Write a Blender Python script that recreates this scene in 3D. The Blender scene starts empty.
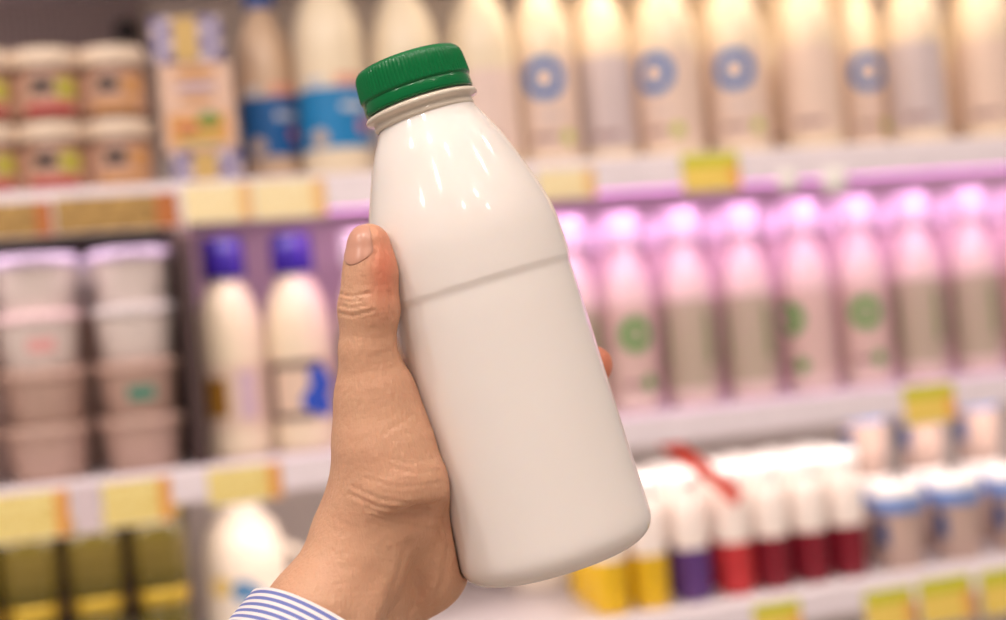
import bpy, math, random
import numpy as np
from mathutils import Matrix, Vector
random.seed(7)
PI = math.pi
scene = bpy.context.scene
COL = scene.collection

# ------------------------------------------------------------------ camera
F = 1397.0                      # focal length in pixels of the 1006 wide frame (50 mm)
CAM = np.array([0.0, 0.0, 1.30])
yaw, roll = math.radians(17.3), math.radians(5.1)
fwd = np.array([math.sin(yaw), math.cos(yaw), 0.0])
r0 = np.array([math.cos(yaw), -math.sin(yaw), 0.0]); u0 = np.array([0, 0, 1.0])
RT = math.cos(roll) * r0 - math.sin(roll) * u0
UP = math.sin(roll) * r0 + math.cos(roll) * u0
cd = bpy.data.cameras.new('camera'); cam = bpy.data.objects.new('camera', cd); COL.objects.link(cam)
cd.lens = 50.0; cd.sensor_width = 36.0; cd.clip_start = 0.01
cam.matrix_world = Matrix(((RT[0], UP[0], -fwd[0], CAM[0]), (RT[1], UP[1], -fwd[1], CAM[1]), (RT[2], UP[2], -fwd[2], CAM[2]), (0, 0, 0, 1)))
cd.dof.use_dof = True; cd.dof.focus_distance = 0.458; cd.dof.aperture_fstop = 5.4; cd.dof.aperture_blades = 0
scene.camera = cam

def ray(px, py):
    return (px - 503) / F * RT + (310 - py) / F * UP + fwd
def on_plane(px, py, Y):        # where a sight line meets the plane y = Y
    d = ray(px, py); return CAM + d * (Y / d[1])
def to_world(P):                # (right, up, depth) in metres -> world
    P = np.asarray(P, float)
    return CAM + P[..., 0:1] * RT + P[..., 1:2] * UP + P[..., 2:3] * fwd

# ------------------------------------------------------------------ materials
def lin(c):
    return tuple((v / 12.92 if v <= 0.04045 else ((v + 0.055) / 1.055) ** 2.4) for v in (x / 255 for x in c))
MATS = {}
def mat(name, rgb, rough=0.5, metal=0.0, trans=0.0, var=0.06, scale=30.0, sss=0.0, spec=0.5, emit=0.0, coat=0.0):
    if name in MATS: return MATS[name]
    m = bpy.data.materials.new(name); m.use_nodes = True; nt = m.node_tree; b = nt.nodes['Principled BSDF']
    c = lin(rgb)
    tc = nt.nodes.new('ShaderNodeTexCoord'); nz = nt.nodes.new('ShaderNodeTexNoise'); nz.inputs['Scale'].default_value = scale
    nt.links.new(tc.outputs['Object'], nz.inputs['Vector'])
    mx = nt.nodes.new('ShaderNodeMix'); mx.data_type = 'RGBA'
    mx.inputs['A'].default_value = (*[max(0, v * (1 - var)) for v in c], 1)
    mx.inputs['B'].default_value = (*[min(1, v * (1 + var)) for v in c], 1)
    nt.links.new(nz.outputs['Fac'], mx.inputs['Factor']); nt.links.new(mx.outputs['Result'], b.inputs['Base Color'])
    b.inputs['Roughness'].default_value = rough; b.inputs['Metallic'].default_value = metal
    b.inputs['Transmission Weight'].default_value = trans; b.inputs['Specular IOR Level'].default_value = spec
    b.inputs['Coat Weight'].default_value = coat
    if sss:
        b.inputs['Subsurface Weight'].default_value = sss; b.inputs['Subsurface Radius'].default_value = (1, .8, .6); b.inputs['Subsurface Scale'].default_value = 0.004
    if emit:
        b.inputs['Emission Color'].default_value = (*c, 1); b.inputs['Emission Strength'].default_value = emit
    MATS[name] = m; return m

# ------------------------------------------------------------------ mesh helpers
class MB:
    """collects shapes for ONE mesh object"""
    def __init__(s): s.v = []; s.f = []; s.mi = []; s.mats = []
    def _m(s, m):
        if m not in s.mats: s.mats.append(m)
        return s.mats.index(m)
    def grid(s, P, m, wrap=False):            # P: rows x cols x 3
        k = s._m(m); R, C = P.shape[:2]; o = len(s.v)
        s.v += [tuple(p) for p in P.reshape(-1, 3)]
        for i in range(R - 1):
            for j in range(C if wrap else C - 1):
                j2 = (j + 1) % C
                s.f.append((o + i * C + j, o + i * C + j2, o + (i + 1) * C + j2, o + (i + 1) * C + j)); s.mi.append(k)
        return s
    def lathe(s, prof, m, seg=40, c=(0, 0, 0), ridge=None):   # prof: list of (r, z) bottom to top
        a = np.arange(seg) * 2 * PI / seg
        rows = []
        for q in prof:
            r, z = q[0], q[1]; rr = np.full(seg, max(r, 1e-5))
            if ridge and len(q) > 2: rr = rr + q[2] * np.cos(ridge * a)
            rows.append(np.stack([c[0] + rr * np.cos(a), c[1] + rr * np.sin(a), np.full(seg, c[2] + z)], -1))
        return s.grid(np.array(rows), m, True)
    def patch(s, r, za, zb, a0, a1, m, n=16, r2=None):        # a piece of print wrapped on a cylinder; angle 0 faces -y
        a = np.linspace(a0, a1, n); rows = []
        for z, rr in ((za, r), (zb, r2 or r)):
            rows.append(np.stack([rr * np.sin(a), -rr * np.cos(a), np.full(n, z)], -1))
        return s.grid(np.array(rows), m)
    def ring(s, r, zc, ac, ro, ri, m, n=40):                  # a printed ring (or disc) wrapped on a cylinder
        t = np.linspace(0, 2 * PI, n + 1); rows = []
        for q in (ro, (ro + ri) / 2, max(ri, 1e-5)):
            a = ac + q * np.cos(t) / r
            rows.append(np.stack([r * np.sin(a), -r * np.cos(a), zc + q * np.sin(t)], -1))
        return s.grid(np.array(rows), m)
    def box(s, lo, hi, m):
        k = s._m(m); o = len(s.v); (x0, y0, z0), (x1, y1, z1) = lo, hi
        s.v += [(x0, y0, z0), (x1, y0, z0), (x1, y1, z0), (x0, y1, z0), (x0, y0, z1), (x1, y0, z1), (x1, y1, z1), (x0, y1, z1)]
        for q in ((0, 3, 2, 1), (4, 5, 6, 7), (0, 1, 5, 4), (1, 2, 6, 5), (2, 3, 7, 6), (3, 0, 4, 7)):
            s.f.append(tuple(o + i for i in q)); s.mi.append(k)
        return s
    def build(s, name, parent=None, smooth=True, bevel=0.0, loc=None, rz=0.0):
        me = bpy.data.meshes.new(name); me.from_pydata(s.v, [], s.f); me.update()
        for m in s.mats: me.materials.append(m)
        me.polygons.foreach_set('material_index', s.mi); me.polygons.foreach_set('use_smooth', [smooth] * len(s.f))
        ob = bpy.data.objects.new(name, me); COL.objects.link(ob)
        if parent: ob.parent = parent
        if loc is not None: ob.location = tuple(loc)
        ob.rotation_euler[2] = rz
        if bevel:
            b = ob.modifiers.new('bevel', 'BEVEL'); b.width = bevel; b.segments = 2
        return ob
def tag(o, label=None, cat=None, group=None, kind=None):
    if label: o['label'] = label
    if cat: o['category'] = cat
    if group: o['group'] = group
    if kind: o['kind'] = kind
    return o
def empty(name, loc=(0, 0, 0), rz=0.0):
    o = bpy.data.objects.new(name, None); COL.objects.link(o); o.location = tuple(loc); o.rotation_euler[2] = rz
    o.empty_display_size = 0.02; return o
USED = set()
def place(proto, loc, label, group=None, rz=0.0, cat=None):
    """the first time moves the prototype itself, later copies it, its parts and sub-parts"""
    if proto.name not in USED:
        USED.add(proto.name); r = proto
    else:
        r = proto.copy(); COL.objects.link(r)
        for ch in proto.children:
            c = ch.copy(); COL.objects.link(c); c.parent = r
            for g in ch.children:
                d = g.copy(); COL.objects.link(d); d.parent = c
    r.location = tuple(float(x) for x in loc); r.rotation_euler[2] = rz
    return tag(r, label, cat, group)
def face(X, Y, jit=0.0):        # turn a front to the shopper
    return math.atan2(X, Y) * -1 + jit

# ------------------------------------------------------------------ the refrigerated case
FY, BY = 1.50, 1.93             # shelf fronts, back panel
Z1, Z2, Z3, Z0 = 1.461, 1.1625, 0.933, 1.775
XL, XR = -0.75, 1.75
m_floor = mat('shop_floor', (196, 184, 172), .35); m_ceil = mat('shop_ceiling', (226, 220, 214), .7)
w = MB().box((-3, -3.5, -.03), (4, BY + .03, 0), m_floor).build('floor', smooth=False); tag(w, kind='structure')
w = MB().box((-3, -3.5, 3.2), (4, BY + .03, 3.23), m_ceil).build('ceiling', smooth=False); tag(w, kind='structure')
m_wall = mat('back_panel_white', (226, 214, 208), 0.5)
m_shelf = mat('shelf_enamel', (214, 204, 208), 0.35)
m_rail = mat('rail_plastic', (240, 228, 234), 0.3)
m_dark = mat('dark_liner', (70, 50, 48), 0.6)
xs = on_plane(179, 330, 1.75)[0]   # where the two bays of the case meet
w = MB().box((xs, BY, 0.0), (XR, BY + 0.03, 3.2), m_wall).build('wall_back', smooth=False); tag(w, kind='structure')
pm = bpy.data.materials.new('perforated_panel'); pm.use_nodes = True; nt = pm.node_tree; b = nt.nodes['Principled BSDF']
tc = nt.nodes.new('ShaderNodeTexCoord'); vo = nt.nodes.new('ShaderNodeTexVoronoi'); vo.inputs['Scale'].default_value = 110; vo.inputs['Randomness'].default_value = 0.0
rp = nt.nodes.new('ShaderNodeValToRGB'); rp.color_ramp.elements[0].position = 0.25; rp.color_ramp.elements[0].color = (*lin((96, 82, 86)), 1)
rp.color_ramp.elements[1].position = 0.4; rp.color_ramp.elements[1].color = (*lin((172, 152, 152)), 1)
nt.links.new(tc.outputs['Object'], vo.inputs['Vector']); nt.links.new(vo.outputs['Distance'], rp.inputs['Fac']); nt.links.new(rp.outputs['Color'], b.inputs['Base Color'])
b.inputs['Roughness'].default_value = 0.5
w = MB().box((XL, BY - 0.02, Z1 - 0.01), (xs, BY + 0.03, 3.2), pm).build('wall_left', smooth=False); tag(w, kind='structure')
w = MB().box((XL, BY, 0.0), (xs, BY + 0.03, Z1 - 0.011), m_dark).build('wall_lower', smooth=False); tag(w, kind='structure')

def shelf(z, label, rail_h, ):
    r = empty('case_shelf', (0, FY, z)); tag(r, label, 'shelf', 'shelves of the refrigerated case')
    MB().box((XL, 0.004, -0.018), (XR, BY - FY - 0.002, 0.0), m_shelf).build('board', r, False)
    n = MB(); pr = [(0.004, -0.0), (-0.004, 0.003), (-0.008, 0.0), (-0.012, -rail_h), (-0.009, -rail_h - 0.002), (-0.004, -rail_h + 0.004), (0.004, -0.018)]
    P = np.array([[(x, y, zz) for x in (XL, XR)] for y, zz in pr + pr[:1]])
    n.grid(P, m_rail).build('price_rail', r, False)
    return r
shelf(Z1, 'pale shelf with a price rail holding the drinking yogurt bottles and jars at the top', 0.034)
shelf(Z2, 'middle pale shelf of the case carrying tub stacks and green ringed bottles', 0.032)
shelf(Z3, 'lowest pale shelf in view under the small red, purple and yellow drinks', 0.032)
shelf(Z0, 'uppermost shelf above the blue ringed milk bottles, carrying a warm lamp', 0.034)
pn = MB().box((xs - 0.012, FY + 0.03, Z2 + 0.001), (xs + 0.004, BY - 0.003, Z1 - 0.02), m_dark).build('divider_panel', smooth=False, bevel=0.002)
tag(pn, 'dark upright divider panel between the tub stacks and the violet capped bottles', 'divider')
hk = on_plane(127, 30, BY - 0.03)
h = MB(); h.lathe([(0, 0), (0.014, 0), (0.016, 0.002), (0.016, 0.006), (0.012, 0.009), (0, 0.009)], mat('hook_black', (40, 34, 36), .4), 20)
h.lathe([(0.003, 0.0085), (0.003, 0.05), (0.0045, 0.052), (0.0045, 0.055), (0, 0.056)], MATS['hook_black'], 12)
ho = h.build('wall_hook', loc=(hk[0], BY - 0.0205, hk[2])); ho.rotation_euler = (PI / 2, 0, 0)
tag(ho, 'small black peg hook on the grey perforated back panel above the jars', 'hook')

# ------------------------------------------------------------------ price tags
def tag_mat(name, base, end=None, top=None, ink=None):
    m = bpy.data.materials.new(name); m.use_nodes = True; nt = m.node_tree; b = nt.nodes['Principled BSDF']; b.inputs['Roughness'].default_value = 0.35
    tc = nt.nodes.new('ShaderNodeTexCoord'); sp = nt.nodes.new('ShaderNodeSeparateXYZ'); nt.links.new(tc.outputs['Generated'], sp.inputs[0])
    cur = None
    def mixin(col, fac):
        nonlocal cur
        mx = nt.nodes.new('ShaderNodeMix'); mx.data_type = 'RGBA'
        if cur is None: mx.inputs['A'].default_value = (*lin(base), 1)
        else: nt.links.new(cur, mx.inputs['A'])
        mx.inputs['B'].default_value = (*lin(col), 1); nt.links.new(fac, mx.inputs['Factor']); cur = mx.outputs['Result']
    def gt(sock, v, op='GREATER_THAN'):
        n = nt.nodes.new('ShaderNodeMath'); n.operation = op; nt.links.new(sock, n.inputs[0]); n.inputs[1].default_value = v; return n.outputs[0]
    if ink:
        nz = nt.nodes.new('ShaderNodeTexNoise'); nz.inputs['Scale'].default_value = 6; nt.links.new(tc.outputs['Generated'], nz.inputs['Vector'])
        mixin(ink, gt(nz.outputs['Fac'], 0.56))
    if end: mixin(end, gt(sp.outputs['X'], 0.82))
    if top: mixin(top, gt(sp.outputs['Z'], 0.66))
    if cur is None: b.inputs['Base Color'].default_value = (*lin(base), 1)
    else: nt.links.new(cur, b.inputs['Base Color'])
    return m
T_OCHRE = tag_mat('tag_ochre', (186, 148, 84), (190, 112, 56), None, (140, 106, 52))
T_CREAM = tag_mat('tag_cream', (255, 238, 190), (244, 196, 128), None, (250, 222, 164))
T_YEL = tag_mat('tag_yellow', (248, 228, 150), (236, 166, 84), None, (232, 204, 116))
T_GREEN = tag_mat('tag_green', (252, 222, 112), (248, 180, 92), (212, 210, 50), (246, 208, 96))
T_WHITE = tag_mat('tag_white', (226, 208, 214))
m_holder = mat('tag_holder_clear', (236, 230, 232), 0.15)
def price_tag(x0, x1, yt, yb, z, m, label, tilt=0.14):
    ym = (yt + yb) / 2
    A = on_plane(x0, ym, FY - 0.016); B = on_plane(x1, ym, FY - 0.016)
    T = on_plane((x0 + x1) / 2, yt, FY - 0.016); Bo = on_plane((x0 + x1) / 2, yb, FY - 0.016)
    wd = (B - A)[0]; hh = T[2] - Bo[2]
    o = empty('shelf_tag', ((A[0] + B[0]) / 2, FY - 0.016, Bo[2])); tag(o, label, 'price tag', 'price tags on the shelf rails')
    o.rotation_euler[0] = -0.05
    MB().box((-wd / 2, 0, 0), (wd / 2, 0.0012, hh), m).build('card', o, False, 0.0003)
    MB().box((-wd / 2 - 0.001, 0.0014, -0.002), (wd / 2 + 0.001, 0.003, hh + 0.001), m_holder).build('holder', o, False, 0.0005)
for i, (a, bb, c, d, m, l) in enumerate([
    (-40, 52, 203, 238, T_OCHRE, 'ochre price tag on the upper rail at the edge below the jars'),
    (55, 178, 195, 230, T_OCHRE, 'long ochre price tag with a brown end under the stacked jars'),
    (184, 252, 184, 221, T_CREAM, 'cream price tag under the checked boxes beside the ochre strip'),
    (254, 326, 180, 217, T_CREAM, 'cream price tag with an orange end under the blue banded bottles'),
    (538, 596, 169, 198, T_CREAM, 'cream price tag on the upper rail just right of the held bottle'),
    (683, 740, 153, 190, T_GREEN, 'yellow price tag with a green top below the blue ring bottles'),
    (-10, 70, 493, 540, T_YEL, 'yellow price tag on the middle rail below the pink lidded tubs'),
    (74, 100, 485, 532, T_WHITE, 'narrow white price card between two yellow tags on the middle rail'),
    (103, 172, 480, 524, T_YEL, 'yellow price tag with an orange end below the grey lidded tubs'),
    (208, 282, 466, 502, T_YEL, 'yellow price tag below the violet capped milk bottles'),
    (905, 956, 384, 423, T_GREEN, 'yellow and green price tag on the middle rail above the blue pots'),
    (755, 802, 602, 640, T_GREEN, 'yellow and green price tag under the dark red drinks'),
    (866, 915, 589, 630, T_GREEN, 'green topped price tag under the first blue rimmed pot'),
    (921, 974, 577, 622, T_GREEN, 'green topped price tag second from the right on the bottom rail'),
    (982, 1040, 568, 612, T_GREEN, 'green topped price tag at the right end of the bottom rail')]):
    price_tag(a, bb, c, d, 0, m, l)
m_disc = mat('disc_white', (250, 246, 240), 0.12)  # plain white discs at two bright spots on the rail
for px, l in ((787, 'smaller round white disc on the upper price rail'), (834, 'larger round white disc on the upper price rail')):
    p = on_plane(px, 181, FY - 0.014); r = 0.013 if px < 800 else 0.0165
    d = MB().lathe([(0, 0), (r, 0), (r * 1.05, 0.002), (r * .9, 0.005), (0, 0.007)], m_disc, 28).build('rail_disc', loc=p); d.rotation_euler = (PI / 2, 0, 0)
    tag(d, l, 'button', 'white discs on the upper rail')

# ------------------------------------------------------------------ products
def pos(px, py, Y, z):
    p = on_plane(px, py, Y); return (p[0], Y, z)
m_cream = mat('bottle_cream', (238, 220, 192), 0.3, sss=0.0)
m_cream2 = mat('bottle_warm', (236, 216, 190), 0.25)
m_paper = mat('label_pinkish', (226, 200, 186), 0.45)
m_grey = mat('label_greyish', (200, 184, 186), 0.45)
m_blue = mat('ring_blue', (0, 108, 180), 0.4)
m_green = mat('ring_green', (60, 146, 50), 0.4)
m_lime = mat('mark_lime', (176, 190, 40), 0.4)
m_mauve = mat('mark_mauve', (150, 118, 120), 0.5)
m_white = mat('cap_white', (244, 238, 236), 0.3)

# small jars in two layers
m_lid = mat('jar_lid_cream', (230, 208, 186), 0.35)
m_jar = mat('jar_body', (150, 108, 90), 0.3)
MB_BLACK = mat('print_black', (60, 48, 46), .5); m_lemon = mat('print_lime', (186, 176, 70), .5); m_red = mat('print_red', (186, 62, 66), .5); m_or = mat('print_orange', (204, 148, 92), .5)
m_jlab = mat('jar_label', (196, 154, 132), 0.45)
def make_jar(cols):
    o = empty('dip_jar')
    MB().lathe([(0, 0), (0.029, 0), (0.032, 0.003), (0.033, 0.01), (0.033, 0.047), (0.031, 0.051), (0.031, 0.054)], m_jar, 36).build('body', o)
    n = MB(); n.patch(0.0333, 0.008, 0.045, -1.5, 1.5, m_jlab, 30)
    n.patch(0.0335, 0.027, 0.041, -0.5, 0.15, MB_BLACK, 8); n.patch(0.0335, 0.022, 0.042, 0.25, 0.95, cols[0], 8); n.patch(0.0335, 0.008, 0.017, -0.7, 0.8, cols[1], 12)
    n.build('label', o)
    MB().lathe([(0, 0.0535), (0.0335, 0.0535), (0.0345, 0.055), (0.0345, 0.069), (0.033, 0.0715), (0.030, 0.0715), (0.029, 0.0705), (0, 0.0705)], m_lid, 36).build('lid', o)
    return o
jA, jB = make_jar((m_lemon, m_red)), make_jar((m_or, m_or))
jA.scale = jB.scale = (1.05, 1.05, 1.08)
names = {0: 'at the frame edge', 1: 'with the lime and red label', 2: 'with the orange label beside the carton'}
for lay in (0, 1):
    for c, px in enumerate((-16, 51, 118)):
        x, y, z = pos(px, 130, 1.56, Z1 + lay * 0.0776)
        place((jA, jA, jB)[c], (x, y, z), ('lower' if lay == 0 else 'upper') + ' cream lidded jar ' + names[c], 'cream lidded jars in two layers', face(x, y, random.uniform(-.1, .1)), 'jar')

# boxes
chk = bpy.data.materials.new('blue_check'); chk.use_nodes = True; nt = chk.node_tree; b = nt.nodes['Principled BSDF']; b.inputs['Roughness'].default_value = .45
tc = nt.nodes.new('ShaderNodeTexCoord'); ch = nt.nodes.new('ShaderNodeTexChecker'); ch.inputs['Scale'].default_value = 75
ch.inputs['Color1'].default_value = (*lin((84, 80, 144)), 1); ch.inputs['Color2'].default_value = (*lin((206, 190, 202)), 1)
nt.links.new(tc.outputs['Object'], ch.inputs['Vector']); nt.links.new(ch.outputs['Color'], b.inputs['Base Color'])
m_stripe = mat('box_stripe', (206, 172, 104), .45); m_card = mat('carton_card', (226, 190, 168), .45)
def box_pack(px, wpx, Y, z, h, label, kind):
    x, y, _ = pos(px, 100, Y, z); wd = wpx * 1.0e-3 * 1.03
    o = empty('food_carton', (x, y, z), face(x, y)); tag(o, label, 'carton', 'stacked cartons on the top shelf')
    bm = chk if kind == 'check' else m_card
    MB().box((-wd / 2, -0.03, 0), (wd / 2, 0.04, h), bm).build('box', o, False, 0.002)
    if kind == 'check':
        MB().box((-wd * .2, -0.0308, 0.001), (wd * .16, -0.0301, h - 0.001), m_stripe).build('stripe_band', o, False)
    else:
        n = MB(); y1 = -0.0305
        def disc(cx, cz, rx, rz_, m, k=0.0):
            t = np.linspace(0, 2 * PI, 25); q = np.array([[(cx + s * rx * math.cos(a), y1 - k, cz + s * rz_ * math.sin(a)) for a in t] for s in (1, .5, 1e-3)]); n.grid(q, m)
        disc(0, h * .88, wd * .3, h * .07, m_or, .0001); disc(0, h * .72, wd * .3, h * .04, mat('print_lilac', (170, 150, 178), .5), .0002); disc(0, h * .58, wd * .25, h * .05, m_or, .0001)
        n.box((-wd * .4, y1 - .0006, h * .08), (wd * .4, y1, h * .42), mat('print_food', (222, 160, 90), .5, var=.35, scale=120))
        disc(wd * .14, h * .34, wd * .17, h * .09, mat('print_leaf', (110, 140, 50), .5), .0008); disc(-wd * .16, h * .24, wd * .14, h * .06, mat('print_meat', (190, 110, 84), .5), .0008); disc(0, h * .12, wd * .35, h * .035, m_lemon, .0008)
        n.build('front_picture', o, False)
box_pack(201, 72, 1.57, Z1, 0.040, 'blue checked carton with a tan stripe at the bottom of its stack', 'check')
box_pack(197, 76, 1.57, Z1 + 0.0405, 0.096, 'pink carton with a salad picture between two checked cartons', 'food')
box_pack(192, 72, 1.57, Z1 + 0.137, 0.05, 'blue checked carton with a yellow stripe topmost of its stack', 'check')

# tall milk bottles of the top shelf
def tall(name, body_m, lab, h_sh, r, capm):
    o = empty(name)
    MB().lathe([(0, 0), (r * .88, 0), (r * .97, .004), (r, .012), (r, h_sh), (r * .985, h_sh + .014), (r * .94, h_sh + .028), (r * .84, h_sh + .044), (r * .67, h_sh + .060), (r * .50, h_sh + .073), (r * .44, h_sh + .084)], body_m, 40).build('body', o)
    n = MB(); lab(n, r + 0.0003); n.build('label', o)
    c = h_sh + .084; q = r * .5
    MB().lathe([(0, c), (q, c), (q * 1.03, c + .002), (q * 1.03, c + .015), (q * .95, c + .018), (0, c + .0185)], capm, 32).build('cap', o)
    return o
m_band = mat('band_blue', (24, 128, 190), .35); m_band2 = mat('band_navy', (20, 92, 156), .35); m_pinkp = mat('print_pink', (206, 110, 120), .5); m_pale = mat('print_pale', (206, 208, 214), .5); m_coral = mat('print_coral', (226, 160, 138), .5)
def lab_blue(bm):
    def f(n, r):
        n.patch(r, .036, .104, -2.6, 2.6, bm, 40); n.patch(r + .0003, .078, .086, 0.2, 1.0, m_pale, 12); n.ring(r + .0003, .048, -.45, .010, 0, mat('print_tan', (196, 176, 160), .5), 20)
        n.ring(r + .0003, .060, .85, .008, 0, m_pinkp, 20); n.patch(r, .106, .118, 0.1, 1.1, m_coral, 12); n.patch(r, .106, .116, -.8, -.2, m_pale, 12)
    return f
def lab_plain(m, z0, z1):
    def f(n, r):
        n.patch(r, z0, z1, -1.2, 1.2, m, 24); n.patch(r + .0003, z0 + .012, z0 + .02, -.5, .4, m_mauve, 8)
    return f
def lab_ring(ac, m=m_paper):
    def f(n, r):
        n.patch(r, .018, .135, -1.35, 1.35, m, 24); n.ring(r + .0004, .107, ac, .0255, .0130, m_blue)
        n.patch(r + .0004, .058, .064, ac - .35, ac + .45, m_grey, 8)
        n.patch(r + .0004, .034, .041, ac - .5, ac + .3, m_mauve, 8); n.ring(r + .0004, .036, ac + .62, .008, 0, m_lime, 16)
    return f
C_bl = mat('cap_blue', (40, 90, 170), .35)
bA = tall('milk_bottle_tall', mat('bottle_tan', (208, 178, 150), .35), lab_blue(m_band2), .126, .0345, C_bl)
bB = tall('milk_bottle_tall', m_cream, lab_blue(m_band), .148, .040, C_bl)
bP = tall('milk_bottle_tall', m_cream, lab_plain(mat('label_blush', (232, 206, 196), .45), .02, .118), .136, .039, C_bl)
bR = tall('milk_bottle_tall', m_cream2, lab_ring(0.0), .138, .0385, m_cream2)
bR2 = tall('milk_bottle_tall', m_cream2, lab_ring(-0.45), .138, .0385, m_cream2)
bR3 = tall('milk_bottle_tall', m_cream2, lab_ring(0.35), .138, .0335, m_cream2)
bG = tall('milk_bottle_tall', m_cream2, lab_plain(m_grey, .022, .135), .138, .0365, m_cream2)
bW = tall('milk_bottle_tall', m_cream2, lab_plain(m_paper, .022, .135), .138, .0385, m_cream2)
gt_ = 'tall milk bottles on the top shelf'
for px, Y, pr, l in ((268, 1.62, bA, 'darker tan milk bottle with a deep blue band beside the checked cartons'),
    (333, 1.575, bB, 'cream milk bottle with a bright blue wavy band left of the green cap'),
    (409, 1.57, bP, 'cream milk bottle with a plain label directly behind the green cap'),
    (485, 1.57, bP, 'cream milk bottle with a plain label just right of the green cap'),
    (546, 1.585, bR, 'milk bottle with a blue ring closest to the held bottle'),
    (606, 1.60, bG, 'milk bottle with a greyish label between two blue ringed bottles'),
    (670, 1.57, bR2, 'milk bottle with its blue ring turned partly out of sight'),
    (737, 1.57, bR, 'milk bottle with a full blue ring above the yellow green tag'),
    (810, 1.57, bW, 'milk bottle with a plain pinkish label right of the full blue ring'),
    (862, 1.625, bR3, 'narrow milk bottle with part of a faint blue ring'),
    (918, 1.57, bG, 'milk bottle with a broad grey label towards the right end'),
    (987, 1.57, bW, 'last pinkish labelled milk bottle at the right edge')):
    p = pos(px, 100, Y, Z1); place(pr, p, l, gt_, face(p[0], p[1]), 'bottle')
for k, px in enumerate((575, 640, 705, 775, 838, 900, 962)):
    p = pos(px, 60, 1.735, Z1)
    place(bW, p, 'milk bottle in the second row on the top shelf, half hidden behind the ringed bottles', 'second row of milk bottles on the top shelf', face(p[0], p[1]), 'bottle')

# tubs, in stacks
m_tub = mat('tub_beige', (196, 164, 150), .3); m_tubw = mat('tub_white', (236, 222, 216), .3); m_tlg = mat('lid_grey', (214, 204, 204), .25); m_tlp = mat('lid_pink', (236, 206, 208), .25); m_mint = mat('print_mint', (74, 140, 120), .5); m_lidc = mat('lid_lilac', (206, 186, 216), .2)
def make_tub(bm, lm, mark):
    o = empty('dairy_tub')
    n = MB(); n.lathe([(0, 0), (.034, 0), (.036, .002), (.041, .044), (.042, .046)], bm, 40)
    if mark: n.patch(.0390, .016, .030, -.3, .4, mark, 10, .0405)
    n.build('tub', o)
    MB().lathe([(.0415, .0445), (.0445, .0445), (.045, .0465), (.045, .0530), (.0435, .0555), (.040, .0555), (.039, .0540), (0, .0540)], lm, 40).build('lid', o)
    return o
tb1 = make_tub(m_tub, m_tub, None); tb2 = make_tub(m_tub, m_tub, m_mint); tw = make_tub(m_tubw, m_tlg, None); twp = make_tub(m_tubw, m_tlp, mat('print_rose', (232, 170, 168), .5)); tl = make_tub(m_tubw, m_lidc, None)
for o_ in (tb1, tb2, tw, twp, tl): o_.scale = (1.02, 1.02, 1.07)
def stack(px, Y, seq, descr):
    p = pos(px, 360, Y, Z2)
    nm = ('bottom', 'second', 'third', 'top')
    for k, pr in enumerate(seq):
        place(pr, (p[0] + random.uniform(-.0015, .0015), p[1], Z2 + k * .0596), f'{nm[k]} tub of the stack {descr}', 'stacked dairy tubs on the middle shelf', face(p[0], p[1]), 'tub')
stack(42, 1.57, (tb1, tb1, twp, tl), 'with pink and lilac lids')
stack(138, 1.57, (tb1, tb2, tw, tl), 'beside the dark divider with grey lids')
stack(-52, 1.57, (tb1, tb1, tw, tl), 'cut by the frame edge')
for px, d in ((20, 'behind the pink lidded stack'), (100, 'showing in the gap between the two nearer stacks')):
    stack(px, 1.70, (tb1, tb1, tb1, tl), d)

# bottles with violet caps
m_vio = mat('cap_violet', (52, 28, 140), .3); m_ochre = mat('print_ochre', (160, 112, 34), .5); m_pblue = mat('print_blue', (40, 82, 190), .5); m_lab3 = mat('label_pale', (226, 200, 178), .4)
def vio(kind):
    o = empty('violet_cap_bottle')
    MB().lathe([(0, 0), (.034, 0), (.037, .004), (.0375, .012), (.0375, .118), (.0365, .138), (.0325, .158), (.025, .174), (.0195, .182), (.019, .188)], m_cream, 40).build('body', o)
    n = MB(); r = .0378
    n.patch(r, .03, .098, -1.5, 1.5, m_lab3, 30)
    if kind == 0:
        n.patch(r + .0003, .044, .084, -.95, -.2, m_ochre, 12); n.patch(r + .0003, .04, .09, .1, .7, mat('print_mist', (206, 180, 190), .5), 10)
    else:
        n.patch(r + .0003, .034, .092, -1.15, -.95, MB_BLACK, 4); n.patch(r + .0003, .088, .095, -1.0, .7, MB_BLACK, 16); n.patch(r + .0003, .034, .040, -1.0, .3, MB_BLACK, 12)
        for a, z in ((.45, .06), (.68, .068), (.25, .052), (.5, .078), (.6, .046)): n.ring(r + .0005, z, a, .0125, 0, m_pblue, 16)
    n.build('label', o)
    MB().lathe([(0, .188), (.0235, .188), (.024, .190), (.0235, .226), (.0215, .231), (0, .232)], m_vio, 36).build('cap', o)
    return o
v0, v1 = vio(0), vio(1)
v0.scale = v1.scale = (1, 1, 1.065)
for px, pr, l in ((230, v0, 'violet capped milk bottle with an ochre patch beside the dark divider'), (299, v1, 'violet capped milk bottle with a blue flower print')):
    p = pos(px, 340, 1.60, Z2); place(pr, p, l, 'violet capped bottles on the middle shelf', face(p[0], p[1]), 'bottle')

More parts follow.
